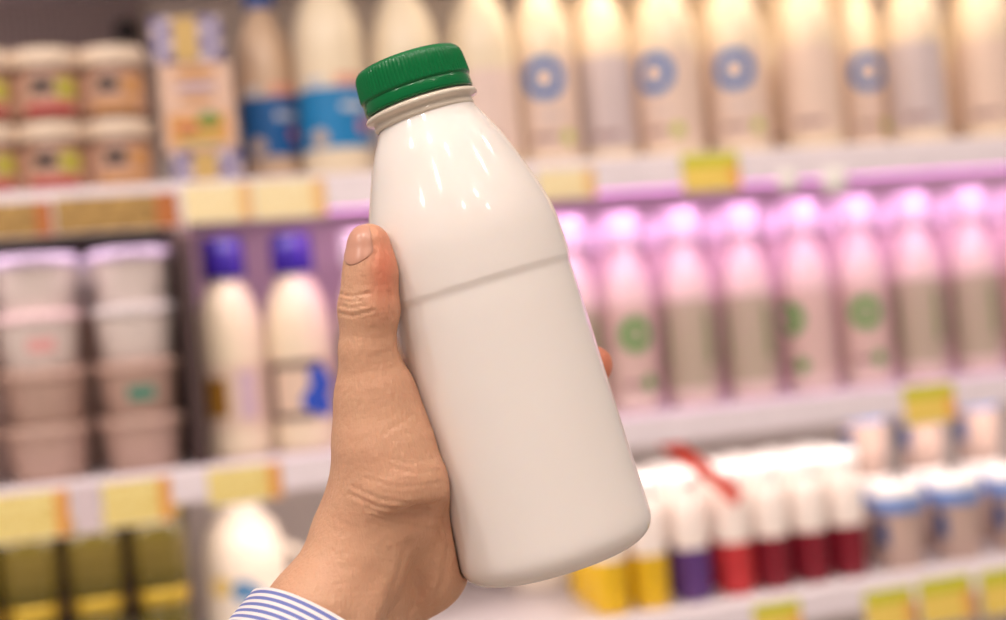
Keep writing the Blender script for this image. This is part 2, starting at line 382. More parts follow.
# kefir bottles with white caps
m_kef = mat('bottle_kefir', (226, 206, 194), .25); m_klab = mat('label_sage', (178, 168, 142), .4); m_klab2 = mat('label_dusty', (206, 182, 166), .4)
def kef(kind):
    o = empty('kefir_bottle'); r = .0321
    MB().lathe([(0, 0), (r * .9, 0), (r * .98, .003), (r, .01), (r, .132), (r * .95, .152), (r * .8, .172), (r * .6, .188), (r * .52, .196), (r * .52, .206)], m_kef, 36).build('body', o)
    n = MB(); q = r + .0003
    n.patch(q, .02, .13, -1.5, 1.5, m_klab2 if kind in (0, 2) else m_klab, 30)
    if kind in (0, 2):
        ac = (0.15, 0, -.75)[kind]
        n.ring(q + .0004, .094, ac, .0215, .0085, m_green); n.ring(q + .0004, .034, ac + .4, .009, 0, m_green, 16); n.patch(q + .0004, .03, .036, ac - .6, ac + .1, m_mauve, 8)
    else:
        n.patch(q + .0004, .05, .115, 0.7, 1.1, mat('label_moss', (130, 144, 96), .4), 8); n.patch(q + .0004, .05, .112, -1.15, -.85, MATS['label_moss'], 8)
    n.build('label', o)
    MB().lathe([(0, .204), (.0215, .204), (.0225, .206), (.0225, .240), (.021, .2435), (0, .244)], m_white, 32).build('cap', o)
    return o
k0, k1, k2 = kef(0), kef(1), kef(2)
spots = [(364, k1), (424, k1), (484, k0), (571, k1), (626, k0), (686, k1), (746, k1), (806, k2), (861, k0), (917, k1), (974, k1), (1030, k0)]
ordn = {364: 'beside the thumb', 424: 'hidden behind the thumb', 484: 'behind the middle of the held bottle', 571: 'at the right flank of the held bottle',
        626: 'with a green ring right of the fingertip', 686: 'second to the right of the fingertip', 746: 'third to the right of the fingertip', 806: 'with its green ring turned partly away', 861: 'with a full green ring near the green topped tag',
        917: 'just above the green topped tag', 974: 'second from the right edge', 1030: 'cut off by the right edge'}
for px, pr in spots:
    p = pos(px, 300, 1.60, Z2); place(pr, p, 'white capped kefir bottle lit pink, ' + ordn[px], 'kefir bottles on the middle shelf', face(p[0], p[1], .12 if px == 626 else 0), 'bottle')
for px in (378, 600, 656, 716, 776, 834, 888, 945, 1000):
    p = pos(px, 280, 1.76, Z2); place(k1, p, 'white capped kefir bottle in the second row, showing between the nearer kefir bottles', 'second row of kefir bottles', face(p[0], p[1]), 'bottle')

# bottom shelf: gold lidded jars
m_gold = mat('lid_gold', (214, 182, 70), .25, metal=.6); m_olive = mat('glass_olive', (92, 82, 30), .1); m_olab = mat('label_olive', (104, 90, 34), .4)
def gjar():
    o = empty('gold_lid_jar')
    MB().lathe([(0, 0), (.026, 0), (.029, .004), (.030, .01), (.030, .066), (.027, .074), (.025, .078), (.025, .081)], m_olive, 36).build('glass', o)
    MB().patch(.0303, .018, .056, -1.4, 1.4, m_olab, 28).build('label', o)
    MB().lathe([(0, .081), (.0275, .081), (.0285, .083), (.0285, .094), (.027, .097), (.024, .0975), (.023, .0965), (0, .0965)], m_gold, 36).build('lid', o)
    return o
gj = gjar()
for c, px in enumerate((-30, 32, 98, 163)):
    for lay in (0, 1):
        p = pos(px, 590, 1.59, Z3 + lay * .0980)
        place(gj, p, ('lower' if lay == 0 else 'upper') + ' olive jar, gold lidded, ' + ('cut by the frame edge', 'second column from the frame edge', 'middle column under the yellow tag', 'beside the white jug')[c], 'gold lidded jars on the bottom shelf', face(p[0], p[1]), 'jar')
# white jugs
m_jug = mat('jug_white', (244, 230, 214), .3); m_jl = mat('jug_label', (236, 222, 206), .4); m_jb = mat('print_sky', (84, 132, 176), .5); m_jy = mat('print_straw', (226, 196, 120), .5)
def jug():
    o = empty('milk_jug')
    MB().lathe([(0, 0), (.044, 0), (.049, .005), (.050, .014), (.050, .125), (.048, .145), (.041, .168), (.030, .184), (.023, .190), (.022, .196)], m_jug, 40).build('body', o)
    n = MB(); n.patch(.0503, .05, .12, -1.2, 1.2, m_jl, 24); n.ring(.0506, .092, -.05, .014, 0, m_jb, 20); n.ring(.0506, .086, .18, .010, 0, m_jb, 20); n.ring(.0506, .098, -.55, .013, 0, m_jy, 20); n.patch(.0506, .07, .075, -.4, .4, m_pale, 10); n.build('label', o)
    MB().lathe([(0, .196), (.025, .196), (.026, .198), (.026, .210), (.024, .213), (0, .2135)], m_white, 32).build('cap', o)
    t = np.linspace(0, PI, 14); pts = np.stack([.046 + .028 * np.sin(t), np.zeros(14), .095 + .04 * np.cos(t)], -1); a = np.linspace(0, 2 * PI, 11)[:-1]
    rows = [[(p[0] + .006 * math.cos(x) * math.sin(tt), .007 * math.sin(x), p[2] + .006 * math.cos(x) * math.cos(tt)) for x in a] for p, tt in zip(pts, t)]
    MB().grid(np.array(rows), m_jug, True).build('handle', o)
    return o
jg = jug()
for px, l in ((245, 'white milk jug with blue dots beside the gold lidded jars'), (372, 'white milk jug with blue dots behind the wrist'), (545, 'white milk jug with blue dots below the held bottle')):
    p = pos(px, 580, 1.64 if px < 500 else 1.76, Z3)
    jg.scale = (1, 1, .86); place(jg, p, l, 'white milk jugs on the bottom shelf', face(p[0], p[1]), 'jug')
# small drinks
m_shr = mat('drink_white', (250, 236, 228), .3)
def drink(colour, nm):
    o = empty('small_drink_bottle'); m = mat(nm, colour, .3)
    MB().lathe([(0, 0), (.019, 0), (.0215, .003), (.022, .008), (.022, .064)], m, 30).build('body', o)
    MB().lathe([(.0221, .0640), (.0223, .108), (.0205, .124), (.0175, .131), (.017, .135)], m_shr, 30).build('sleeve', o)
    MB().lathe([(0, .135), (.0185, .135), (.019, .137), (.019, .152), (.0175, .155), (0, .1552)], m_white, 30).build('cap', o)
    return o
dk = {'yellow': drink((228, 184, 30), 'drink_yellow'), 'purple': drink((92, 56, 122), 'drink_purple'), 'red': drink((196, 52, 56), 'drink_red'), 'dark red': drink((128, 18, 38), 'drink_dark')}
for px, k, l in ((606, 'yellow', 'yellow drink below the base corner of the held bottle'), (647, 'yellow', 'yellow drink beside the purple drink'), (690, 'purple', 'purple drink between the yellow and red drinks'), (733, 'red', 'bright red drink beside the purple drink'),
    (771, 'dark red', 'dark red drink next to the bright red drink'), (810, 'dark red', 'dark red drink in the middle of three'), (848, 'dark red', 'dark red drink next to the blue rimmed pots')):
    for row, Y in enumerate((1.545, 1.60, 1.655)):
        p0 = pos(px, 540, 1.545, Z3); X = p0[0] + row * .006
        lab = ('front ', 'second row ', 'third row ')[row] + l if row == 0 else ('', 'second', 'third')[row] + ' back behind the ' + l
        place(dk[k], (X, Y, Z3), 'front bottle, ' + l if row == 0 else lab, 'small drinks on the bottom shelf', 0, 'bottle')
# blue rimmed pots
m_brim = mat('rim_blue', (110, 150, 220), .3); m_pot = mat('pot_body', (200, 172, 160), .35); m_navy = mat('pot_navy', (58, 88, 138), .4)
def pot():
    o = empty('blue_rim_pot')
    n = MB(); n.lathe([(0, 0), (.025, 0), (.027, .003), (.0305, .080), (.031, .083)], m_pot, 36)
    n.build('cup', o)
    n = MB(); n.patch(.0286, .026, .066, -1.75, 1.75, m_pot, 30, .0302); n.patch(.0291, .030, .062, .8, 1.6, m_navy, 10, .0304); n.patch(.0291, .030, .062, -1.6, -.95, m_navy, 10, .0304); n.build('label', o)
    MB().lathe([(.0305, .072), (.0325, .072), (.033, .074), (.033, .090)], m_brim, 36).build('rim', o)
    MB().lathe([(.0327, .0902), (.0327, .097), (.031, .1045), (.028, .106), (0, .106)], m_white, 36).build('lid', o)
    return o
pt_ = pot()
for row, Y in enumerate((1.545, 1.63)):
    for c, px in enumerate((898, 957, 1016)):
        p = pos(px, 530, 1.545, Z3)
        for lay in range(row + 1):
            w_ = 'front blue rimmed pot ' if row == 0 else ('rear blue rimmed pot ' if lay == 0 else 'blue rimmed pot stacked on the rear row ')
            place(pt_, (p[0] + row * .012, Y, Z3 + lay * .1062), w_ + ('next to the dark red drinks', 'in the middle of its row', 'at the right edge')[c], 'blue rimmed pots on the bottom shelf', 0, 'pot')
# red strip across the drinks
A = on_plane(676, 450, 1.506); B = on_plane(739, 499, 1.510)
m_rs = mat('strip_red', (230, 62, 30), .4)
n = MB(); dr = (B - A) / np.linalg.norm(B - A); wv = np.cross(dr, np.array([0, -1.0, .25])); wv /= np.linalg.norm(wv); tv = np.cross(wv, dr) * .0007; rows = []
A = A - dr * ((A[2] - (Z2 - .030)) / dr[2])
for t in np.linspace(0, 1, 9):
    c = A + (B - A) * t + np.array([0, 0, .003 * math.sin(t * PI)]); h_ = wv * .0095
    rows.append([c - h_ - tv, c + h_ - tv, c + h_ + tv, c - h_ + tv, c - h_ - tv])
rs = n.grid(np.array(rows), m_rs).build('hanging_strip', smooth=False)
tag(rs, 'slanted red strip hanging from the middle shelf over the white capped small drinks', 'strip')

# ------------------------------------------------------------------ lamps in the case, and added fill tubes
def tube(name, z, col, watts, x0, x1, label, cat='lamp', yv=FY + 0.018, tilt=0.75, em=3.0, size=.02):
    o = empty(name, ((x0 + x1) / 2, yv, z)); tag(o, label, cat)
    hw = (x1 - x0) / 2
    MB().box((-hw, -.008, -.004), (hw, .008, 0), m_white).build('housing', o, False)
    md = mat(name + '_glow', col, .4, emit=em)
    t = np.linspace(PI, 2 * PI, 9)
    P = np.array([[(x, .006 * math.cos(a), -.0045 + .006 * math.sin(a)) for a in t] for x in (-hw, hw)])
    MB().grid(P, md).build('diffuser', o)
    ld = bpy.data.lights.new(name + '_light', 'AREA'); ld.shape = 'RECTANGLE'; ld.size = 2 * hw; ld.size_y = size; ld.energy = watts; ld.color = lin(col)
    lo = bpy.data.objects.new(name + '_light', ld); COL.objects.link(lo); lo.location = ((x0 + x1) / 2, yv + .004, z - .013); lo.rotation_euler = (tilt, 0, 0)
xm = on_plane(330, 250, 1.5)[0]
tube('pink_tube_lamp', Z1 - .0185, (255, 184, 250), 1.15, xm, XR - .02, 'pink tube lamp tucked under the upper shelf above the kefir bottles')
xw = on_plane(500, 20, 1.5)[0]
tube('warm_tube_lamp', Z0 - .0185, (255, 230, 196), 1.4, xw, XR - .02, 'warm tube lamp under the uppermost shelf above the ringed milk bottles')

tube('white_tube_lamp', Z2 - .0185, (255, 240, 230), 1.6, xs + .01, XR - .02, 'white tube lamp under the middle shelf above the small drinks')
tube('added_jar_fill', Z0 - .0185, (255, 236, 224), .3, XL + .02, xs - .02, 'added faint fill tube under the uppermost shelf above the lidded jars')  # added to brighten the left jars and panel, no known fixture

tube('added_rear_pink_fill', Z1 - .0185, (255, 190, 250), .65, xm, XR - .02, 'added pink fill tube under the upper shelf behind the kefir bottles', yv=1.622, tilt=0.95, size=.02, em=1.0)  # added to light the back panel pink, placed out of sight
tube('added_tub_fill', Z1 - .0185, (255, 238, 236), .7, XL + .02, xm - .01, 'added dim fill tube under the upper shelf above the dairy tubs')  # invented fill, lifts the tubs and the violet capped bottles
tube('added_low_fill', Z2 - .0185, (255, 236, 220), .6, XL + .02, xs - .02, 'added weak fill tube under the middle shelf above the gold lidded jars')  # extra fill put in to catch the gold lids
# ------------------------------------------------------------------ the held bottle
PX = 0.482 / F                                   # metres per pixel at the bottle axis
AX_D = 0.482
ang = math.radians(16.9)
BASE = np.array([(557.5 - 503) * PX, (310 - 548) * PX, AX_D])
ad = np.array([-math.sin(ang), math.cos(ang), 0.0]); nd = np.array([math.cos(ang), math.sin(ang), 0.0])   # axis, sideways (right, up, depth)
PROF = [(-13, 0), (-13, 70), (-12.4, 78), (-9.5, 86), (-4, 93), (3, 97), (10, 98.6), (20, 98.8), (34, 98.35), (55, 97.75), (90, 97.2), (150, 96.5), (240, 95.4), (258, 94.9), (268, 94.4), (272, 94.6), (275, 95.3), (278, 96.1), (282, 96.4), (300, 96.2), (320, 95.2), (335, 93), (350, 89.5), (365, 85), (385, 78), (400, 72.5), (415, 66.5), (428, 60), (438, 54.5), (445, 51), (450, 48.8), (456, 47.2)]
def spline(P, n=6):                               # Catmull-Rom through the profile
    P = np.array(P, float); out = []
    for i in range(len(P) - 1):
        p0, p1, p2, p3 = P[max(i - 1, 0)], P[i], P[i + 1], P[min(i + 2, len(P) - 1)]
        for k in range(n):
            t = k / n
            h = max(0.0, 1.0) * .5
            out.append(p1 + .5 * t * ((p2 - p0) + t * ((2 * p0 - 5 * p1 + 4 * p2 - p3) + t * (3 * (p1 - p2) + p3 - p0))) if 1 < i else p1 + t * (p2 - p1))
    out.append(P[-1]); return np.array(out)
SP = spline(PROF, 3)
mb = bpy.data.materials.new('milk_plastic'); mb.use_nodes = True; nt = mb.node_tree; b = nt.nodes['Principled BSDF']
b.inputs['Base Color'].default_value = (*lin((240, 231, 225)), 1); b.inputs['Roughness'].default_value = .1; b.inputs['Subsurface Weight'].default_value = .25
b.inputs['Subsurface Radius'].default_value = (1, .75, .55); b.inputs['Subsurface Scale'].default_value = .006; b.inputs['Specular IOR Level'].default_value = .45
tc = nt.nodes.new('ShaderNodeTexCoord'); nz = nt.nodes.new('ShaderNodeTexNoise'); nz.inputs['Scale'].default_value = 55; bp = nt.nodes.new('ShaderNodeBump'); bp.inputs['Strength'].default_value = .05; bp.inputs['Distance'].default_value = .001
nt.links.new(tc.outputs['Object'], nz.inputs['Vector']); nt.links.new(nz.outputs['Fac'], bp.inputs['Height']); nt.links.new(bp.outputs['Normal'], b.inputs['Normal'])
mn = bpy.data.materials.new('neck_plastic'); mn.use_nodes = True; b = mn.node_tree.nodes['Principled BSDF']; b.inputs['Base Color'].default_value = (*lin((238, 224, 206)), 1); b.inputs['Roughness'].default_value = .1; b.inputs['Transmission Weight'].default_value = .15; b.inputs['IOR'].default_value = 1.4
mg = bpy.data.materials.new('cap_green'); mg.use_nodes = True; nt = mg.node_tree; b = nt.nodes['Principled BSDF']; b.inputs['Base Color'].default_value = (*lin((0, 108, 56)), 1); b.inputs['Roughness'].default_value = .2; b.inputs['Specular IOR Level'].default_value = .3; b.inputs['Subsurface Weight'].default_value = .0; b.inputs['Subsurface Radius'].default_value = (.3, 1, .6); b.inputs['Subsurface Scale'].default_value = .002

bot = empty('milk_bottle')
bw = to_world(BASE); zx = (ad[0] * RT + ad[1] * UP); xx = (nd[0] * RT + nd[1] * UP); yy = np.cross(zx, xx)
bot.matrix_world = Matrix(((xx[0], yy[0], zx[0], bw[0]), (xx[1], yy[1], zx[1], bw[1]), (xx[2], yy[2], zx[2], bw[2]), (0, 0, 0, 1)))
tag(bot, 'white plastic milk bottle with a ribbed green cap held in the hand', 'bottle')
SP[:, 1] *= 1.01
MB().lathe([(r * PX, t * PX) for t, r in SP], mb, 160).build('body', bot)
k = PX
MB().lathe([(r * k, t * k) for t, r in ((448, 49.9), (449, 51.5), (451, 52), (453, 51), (455, 50.8), (457, 52.5), (458, 56), (459, 57.6), (461, 57.8), (463, 56.8), (464, 53), (466, 50), (470, 49))], mn, 128).build('neck_ring', bot)
capp = [(49.5, 466, 0), (54.6, 466, 0), (55.6, 467.2, 0), (55.9, 469, 0), (55.6, 476, 0), (55.2, 477.2, 0), (54.8, 477.8, 0), (55.0, 478.6, 0), (56.3, 479.4, 0), (56.7, 480.7, .15), (56.6, 483, .55), (56.1, 493, .55), (55.4, 501, .55), (54.5, 505, .4), (53.2, 507.6, .1), (51.4, 509.4, 0), (49, 510.2, 0), (47, 510.4, 0), (45, 509.9, 0), (0.01, 509.9, 0)]
cap = MB().lathe([(r * k, t * k, q * k) for r, t, q in capp], mg, 528, ridge=88).build('cap', bot)
for o_ in bot.children:                           # the cap sits slightly cocked on the neck
    if o_.name.startswith(('cap', 'neck_ring')):
        o_.rotation_euler[1] = math.radians(-1.2); o_.location[0] = 7.7 * PX
bpy.context.view_layer.update()

# ------------------------------------------------------------------ the hand
MM = 1000.0
def P3(px, py, d):                                # pixel + depth (mm) -> (right, up, depth) in mm
    return np.array([(px - 503) / F * d, (310 - py) / F * d, d])
def PB(t, ang_, R):                               # around the bottle: t px up its axis, angle (0 right, 90 behind), radius mm
    c = (BASE + ad * t * PX) * MM
    return c + R * (math.cos(ang_) * nd + math.sin(ang_) * np.array([0, 0, 1.0]))
LO = np.array([-125., -150., 425.]); HI = np.array([50., 45., 545.])
H = 0.72
nx, ny, nz_ = [int(math.ceil(v)) for v in (HI - LO) / H]
gx = LO[0] + np.arange(nx) * H; gy = LO[1] + np.arange(ny) * H; gz = LO[2] + np.arange(nz_) * H
GX, GY, GZ = [g.astype(np.float32) for g in np.meshgrid(gx, gy, gz, indexing='ij')]

def cone_sdf(X, Y, Z, a, b, ra, rb):              # tapered capsule
    ab = b - a; L2 = float(ab @ ab)
    t = np.clip(((X - a[0]) * ab[0] + (Y - a[1]) * ab[1] + (Z - a[2]) * ab[2]) / L2, 0, 1)
    return np.sqrt((X - a[0] - t * ab[0]) ** 2 + (Y - a[1] - t * ab[1]) ** 2 + (Z - a[2] - t * ab[2]) ** 2) - (ra + (rb - ra) * t)
def smin(a, b, k):
    h = np.clip(k - np.abs(a - b), 0, None) / k
    return np.minimum(a, b) - h * h * k * .25
def chain(X, Y, Z, pts, k):
    d = None
    for (a, ra), (b_, rb) in zip(pts[:-1], pts[1:]):
        q = cone_sdf(X, Y, Z, a, b_, ra, rb); d = q if d is None else smin(d, q, k)
    return d
# thumb with its fleshy base
THUMB = [(P3(397, 482, 460.5), 16.6), (P3(383, 436, 463), 15.4), (P3(375.5, 394, 461), 11.2), (P3(367.5, 352, 459), 8.5), (P3(369, 308, 458), 9.2), (P3(371, 272, 457.5), 8.2), (P3(369, 245, 457), 7.0)]
# forearm as two bones side by side
RAD = [(P3(392, 500, 467), 17.0), (P3(374, 537, 468), 17.3), (P3(318, 622, 458), 18.0), (P3(238, 735, 446), 20.0)]
ULN = [(P3(412, 522, 486), 14.0), (P3(401, 561, 485), 16.4), (P3(348, 648, 472), 17.5), (P3(276, 755, 456), 20.0)]
HEEL = [(P3(428, 520, 482), 14.0), (P3(428, 562, 482), 12.5), (P3(430, 574, 482), 11.6)]
KN = {'index': (P3(374, 352, 502), 10.6), 'middle': (P3(386, 396, 505), 10.8), 'ring': (P3(399, 437, 505), 10.2), 'pinky': (P3(413, 477, 503), 9.4)}
CARP = [P3(394, 505, 476), P3(402, 515, 482), P3(412, 524, 486), P3(422, 534, 487)]
rad = math.radians
def finger(nm, t0, t1, angs, rr):
    pts = [KN[nm]]
    for (a, r, t) in zip(angs, rr, np.linspace(t0, t1, 4)[1:]):
        Rb = np.interp(t, SP[:, 0], SP[:, 1]) * PX * MM
        pts.append((PB(t, rad(a), Rb + r + (.9 if a > 95 else .1)), r))
    return pts
FING = {'index': finger('index', 244, 214, (106, 78, 58), (9.2, 8.2, 7.2)), 'middle': finger('middle', 198, 160, (100, 66, 40.5), (9.4, 8.4, 7.3)),
        'ring': finger('ring', 152, 120, (104, 74, 53), (9.0, 8.1, 7.1)), 'pinky': finger('pinky', 108, 74, (112, 88, 69), (8.0, 7.1, 6.2))}
TEND = [(P3(410, 532, 463), 3.6), (P3(393, 562, 459), 3.8), (P3(362, 622, 450), 4.0)]
def bottle_sdf(X, Y, Z):
    B = BASE * MM
    t = ((X - B[0]) * ad[0] + (Y - B[1]) * ad[1]) / (PX * MM); s = (X - B[0]) * nd[0] + (Y - B[1]) * nd[1]; z = Z - B[2]
    r = np.interp(t, SP[:, 0], SP[:, 1]) * PX * MM
    d = np.sqrt(s * s + z * z) - r
    return np.maximum(d, (-13 - t) * PX * MM)
def hand_sdf(X, Y, Z):
    palm = chain(X, Y, Z, THUMB, 5.0)
    fore = smin(chain(X, Y, Z, RAD, 6), chain(X, Y, Z, ULN, 6), 12)
    heel = chain(X, Y, Z, HEEL, 6)
    meta = None
    for (nm, (kp, kr)), c in zip(KN.items(), CARP):
        q = cone_sdf(X, Y, Z, c, kp, 12.5, kr); meta = q if meta is None else smin(meta, q, 9)
    back = smin(smin(fore, heel, 10), meta, 12)
    d = smin(palm, back, 9)
    web = cone_sdf(X, Y, Z, P3(376, 400, 466), P3(386, 398, 494), 9.5, 10.5)
    d = smin(d, web, 12)
    d = smin(d, cone_sdf(X, Y, Z, P3(381, 455, 463), P3(362, 530, 467), 12.4, 14.0), 9)
    d = smin(d, chain(X, Y, Z, TEND, 3), 6)
    out = d
    for p in FING.values():
        out = np.minimum(out, smin(d, chain(X, Y, Z, p, 2.5), 5))
    nb = -(bottle_sdf(X, Y, Z) - 0.4)
    k = 1.6; h = np.clip(k - np.abs(out - nb), 0, None) / k       # flesh yields to the bottle
    return np.maximum(out, nb) + h * h * k * .25
D = hand_sdf(GX, GY, GZ)

def surface_nets(D):
    ins = D < 0
    c = np.zeros(tuple(n - 1 for n in D.shape), np.int8)
    for i in (0, 1):
        for j in (0, 1):
            for k in (0, 1): c += ins[i:D.shape[0] - 1 + i, j:D.shape[1] - 1 + j, k:D.shape[2] - 1 + k]
    act = np.argwhere((c > 0) & (c < 8)); idx = -np.ones(c.shape, np.int64); idx[tuple(act.T)] = np.arange(len(act))
    S = np.zeros((len(act), 3)); N = np.zeros(len(act))
    cor = [(i, j, k) for i in (0, 1) for j in (0, 1) for k in (0, 1)]
    for a in range(8):
        for b_ in range(a + 1, 8):
            if sum(x != y for x, y in zip(cor[a], cor[b_])) != 1: continue
            va = D[tuple((act + cor[a]).T)].astype(float); vb = D[tuple((act + cor[b_]).T)].astype(float)
            m = (va < 0) != (vb < 0); t = np.where(m, va / np.where(m, va - vb, 1), 0)
            pt = np.array(cor[a]) + t[:, None] * (np.array(cor[b_]) - np.array(cor[a])); S += pt * m[:, None]; N += m
    V = act + S / N[:, None]
    Q = []
    for ax in range(3):
        o = [x for x in range(3) if x != ax]
        sl0 = [slice(1, -1)] * 3; sl1 = [slice(1, -1)] * 3; sl0[ax] = slice(0, -1); sl1[ax] = slice(1, None)
        A_, B_ = ins[tuple(sl0)], ins[tuple(sl1)]
        e = np.argwhere(A_ != B_); 
        if not len(e): continue
        flip = A_[tuple(e.T)]
        e = e.copy(); e[:, o[0]] += 1; e[:, o[1]] += 1
        def cell(du, dv):
            q = e.copy(); q[:, o[0]] += du; q[:, o[1]] += dv; return idx[tuple(q.T)]
        q = np.stack([cell(-1, -1), cell(0, -1), cell(0, 0), cell(-1, 0)], -1)
        if ax == 1: flip = ~flip
        q[~flip] = q[~flip][:, ::-1]; Q.append(q)
    return V, np.concatenate(Q)
V, Q = surface_nets(D)
V = LO + V * H
def grad(P, e=.3):
    g = np.stack([hand_sdf(P[:, 0] + (e if i == 0 else 0), P[:, 1] + (e if i == 1 else 0), P[:, 2] + (e if i == 2 else 0)) - hand_sdf(P[:, 0] - (e if i == 0 else 0), P[:, 1] - (e if i == 1 else 0), P[:, 2] - (e if i == 2 else 0)) for i in range(3)], -1)
    return g / (np.linalg.norm(g, axis=1, keepdims=True) + 1e-9)
for _ in range(2):
    V = V - grad(V) * np.clip(hand_sdf(V[:, 0], V[:, 1], V[:, 2]), -.6, .6)[:, None] * .9
NRM = grad(V)
pxy = np.stack([V[:, 0] / V[:, 2] * F + 503, 310 - V[:, 1] / V[:, 2] * F], -1)
front = NRM[:, 2] < -.05
CREASE = [([(339, 294), (352, 296.5), (370, 293)], .5, 1.4), ([(339, 300), (352, 302), (364, 300)], .4, 1.3), ([(339, 305), (352, 308), (366, 305)], .45, 1.3), ([(339, 313), (352, 316), (374, 310)], .55, 1.4),
          ([(389, 292), (390, 305), (393, 316)], .3, 1.8), ([(384, 434), (392, 428), (400, 424), (411, 416)], .14, 1.5), ([(374, 262), (376, 250), (373, 232)], .25, 2.0),
          ([(352, 487), (380, 499), (412, 504), (446, 503)], .3, 1.7), ([(350, 494), (376, 507), (404, 512), (450, 512)], .38, 1.8), ([(366, 508), (392, 519), (420, 522), (452, 519)], .4, 1.8), ([(372, 516), (398, 528), (425, 532), (456, 530)], .28, 1.6),
          ([(366, 478), (390, 486), (415, 487), (444, 482)], .22, 1.5), ([(390, 466), (415, 474), (440, 470)], .18, 1.4), ([(380, 455), (408, 464), (434, 458)], .15, 1.3), ([(408, 546), (398, 578), (386, 614)], .5, 4.0), ([(436, 545), (430, 575), (416, 612)], .5, 3.0), ([(448, 548), (444, 580), (432, 610)], .4, 2.6)]
disp = np.zeros(len(V))
for pts, dep, wid in CREASE:
    pts = np.array(pts, float); dmin = np.full(len(V), 1e9)
    for a, b_ in zip(pts[:-1], pts[1:]):
        ab = b_ - a; t = np.clip(((pxy - a) @ ab) / (ab @ ab), 0, 1); dmin = np.minimum(dmin, np.linalg.norm(pxy - a - t[:, None] * ab, axis=1))
    disp += dep * (np.exp(-(dmin / wid) ** 2) - .2 * np.exp(-((dmin - 2.4 * wid) / wid) ** 2))
q = (pxy - np.array([424, 513])) @ np.array([[.97, -.22], [.22, .97]]).T
disp += 5.0 * np.exp(-(q[:, 0] / 36) ** 2 - (q[:, 1] / np.where(q[:, 1] < 0, 7.5, 17)) ** 2)      # hollow under the ball of the thumb
disp += 3.4 * np.exp(-((pxy[:, 0] - 418) / 12) ** 2 - ((pxy[:, 1] - 585) / 36) ** 2)
V = V - NRM * (disp * np.clip(-NRM[:, 2] * 2, 0, 1))[:, None]
# skin
sk = bpy.data.materials.new('skin'); sk.use_nodes = True; nt = sk.node_tree; b = nt.nodes['Principled BSDF']; L = nt.links.new
tc = nt.nodes.new('ShaderNodeTexCoord')
def noise(scale, detail=3, mp=None):
    n = nt.nodes.new('ShaderNodeTexNoise'); n.inputs['Scale'].default_value = scale; n.inputs['Detail'].default_value = detail
    src = tc.outputs['Object']
    if mp:
        m_ = nt.nodes.new('ShaderNodeMapping'); m_.inputs['Rotation'].default_value = mp[0]; m_.inputs['Scale'].default_value = mp[1]; L(src, m_.inputs['Vector']); src = m_.outputs['Vector']
    L(src, n.inputs['Vector']); return n
n1 = noise(60, 4); mx = nt.nodes.new('ShaderNodeMix'); mx.data_type = 'RGBA'
mx.inputs['A'].default_value = (*lin((216, 169, 136)), 1); mx.inputs['B'].default_value = (*lin((206, 153, 123)), 1); L(n1.outputs['Fac'], mx.inputs['Factor'])
at = nt.nodes.new('ShaderNodeAttribute'); at.attribute_name = 'flush'
mx2 = nt.nodes.new('ShaderNodeMix'); mx2.data_type = 'RGBA'; L(at.outputs['Fac'], mx2.inputs['Factor']); L(mx.outputs['Result'], mx2.inputs['A']); mx2.inputs['B'].default_value = (*lin((216, 118, 90)), 1)
L(mx2.outputs['Result'], b.inputs['Base Color'])
b.inputs['Roughness'].default_value = .48; b.inputs['Subsurface Weight'].default_value = .2; b.inputs['Subsurface Radius'].default_value = (1, .35, .2); b.inputs['Subsurface Scale'].default_value = .003; b.inputs['Specular IOR Level'].default_value = .4
n2 = noise(900, 2, ((0, 0.6, 0), (1, 1, .28))); n3 = noise(420, 3, ((0, -.55, 0), (.3, 1, 1.0)))
ad_ = nt.nodes.new('ShaderNodeMath'); ad_.operation = 'ADD'; L(n2.outputs['Fac'], ad_.inputs[0]); L(n3.outputs['Fac'], ad_.inputs[1])
bp = nt.nodes.new('ShaderNodeBump'); bp.inputs['Strength'].default_value = .45; bp.inputs['Distance'].default_value = .0008; L(ad_.outputs[0], bp.inputs['Height']); L(bp.outputs['Normal'], b.inputs['Normal'])

def cam_mesh(name, V, faces, mats, parent=None):
    """mesh given in (right, up, depth) mm; origin at the wrist"""
    W = to_world(V / MM) - ORG
    me = bpy.data.meshes.new(name); me.from_pydata(W.tolist(), [], faces.tolist()); me.update()
    for m in mats: me.materials.append(m)
    me.polygons.foreach_set('use_smooth', [True] * len(faces))
    ob = bpy.data.objects.new(name, me); COL.objects.link(ob)
    if parent: ob.parent = parent
    return ob
ORG = to_world(P3(383, 547, 470) / MM)
person = cam_mesh('person', V, Q, [sk]); person.location = tuple(ORG)
tag(person, 'person, only the left hand and striped cuff in view, gripping the milk bottle', 'person')
fl = np.clip(np.exp(-((pxy[:, 0] - 384) / 16) ** 2 - ((pxy[:, 1] - 268) / 42) ** 2) * .75, 0, 1) * (NRM[:, 2] < .3)
tips = [p[-1][0] for p in FING.values()]
for tp in tips: fl = np.maximum(fl, 1.0 * np.exp(-(np.linalg.norm(V - tp, axis=1) / 13) ** 2))
a_ = person.data.attributes.new('flush', 'FLOAT', 'POINT'); a_.data.foreach_set('value', fl.astype(np.float32))
import bmesh
def fix_normals(ob):
    bm = bmesh.new(); bm.from_mesh(ob.data); bmesh.ops.recalc_face_normals(bm, faces=bm.faces); bm.to_mesh(ob.data); bm.free()
fix_normals(person)

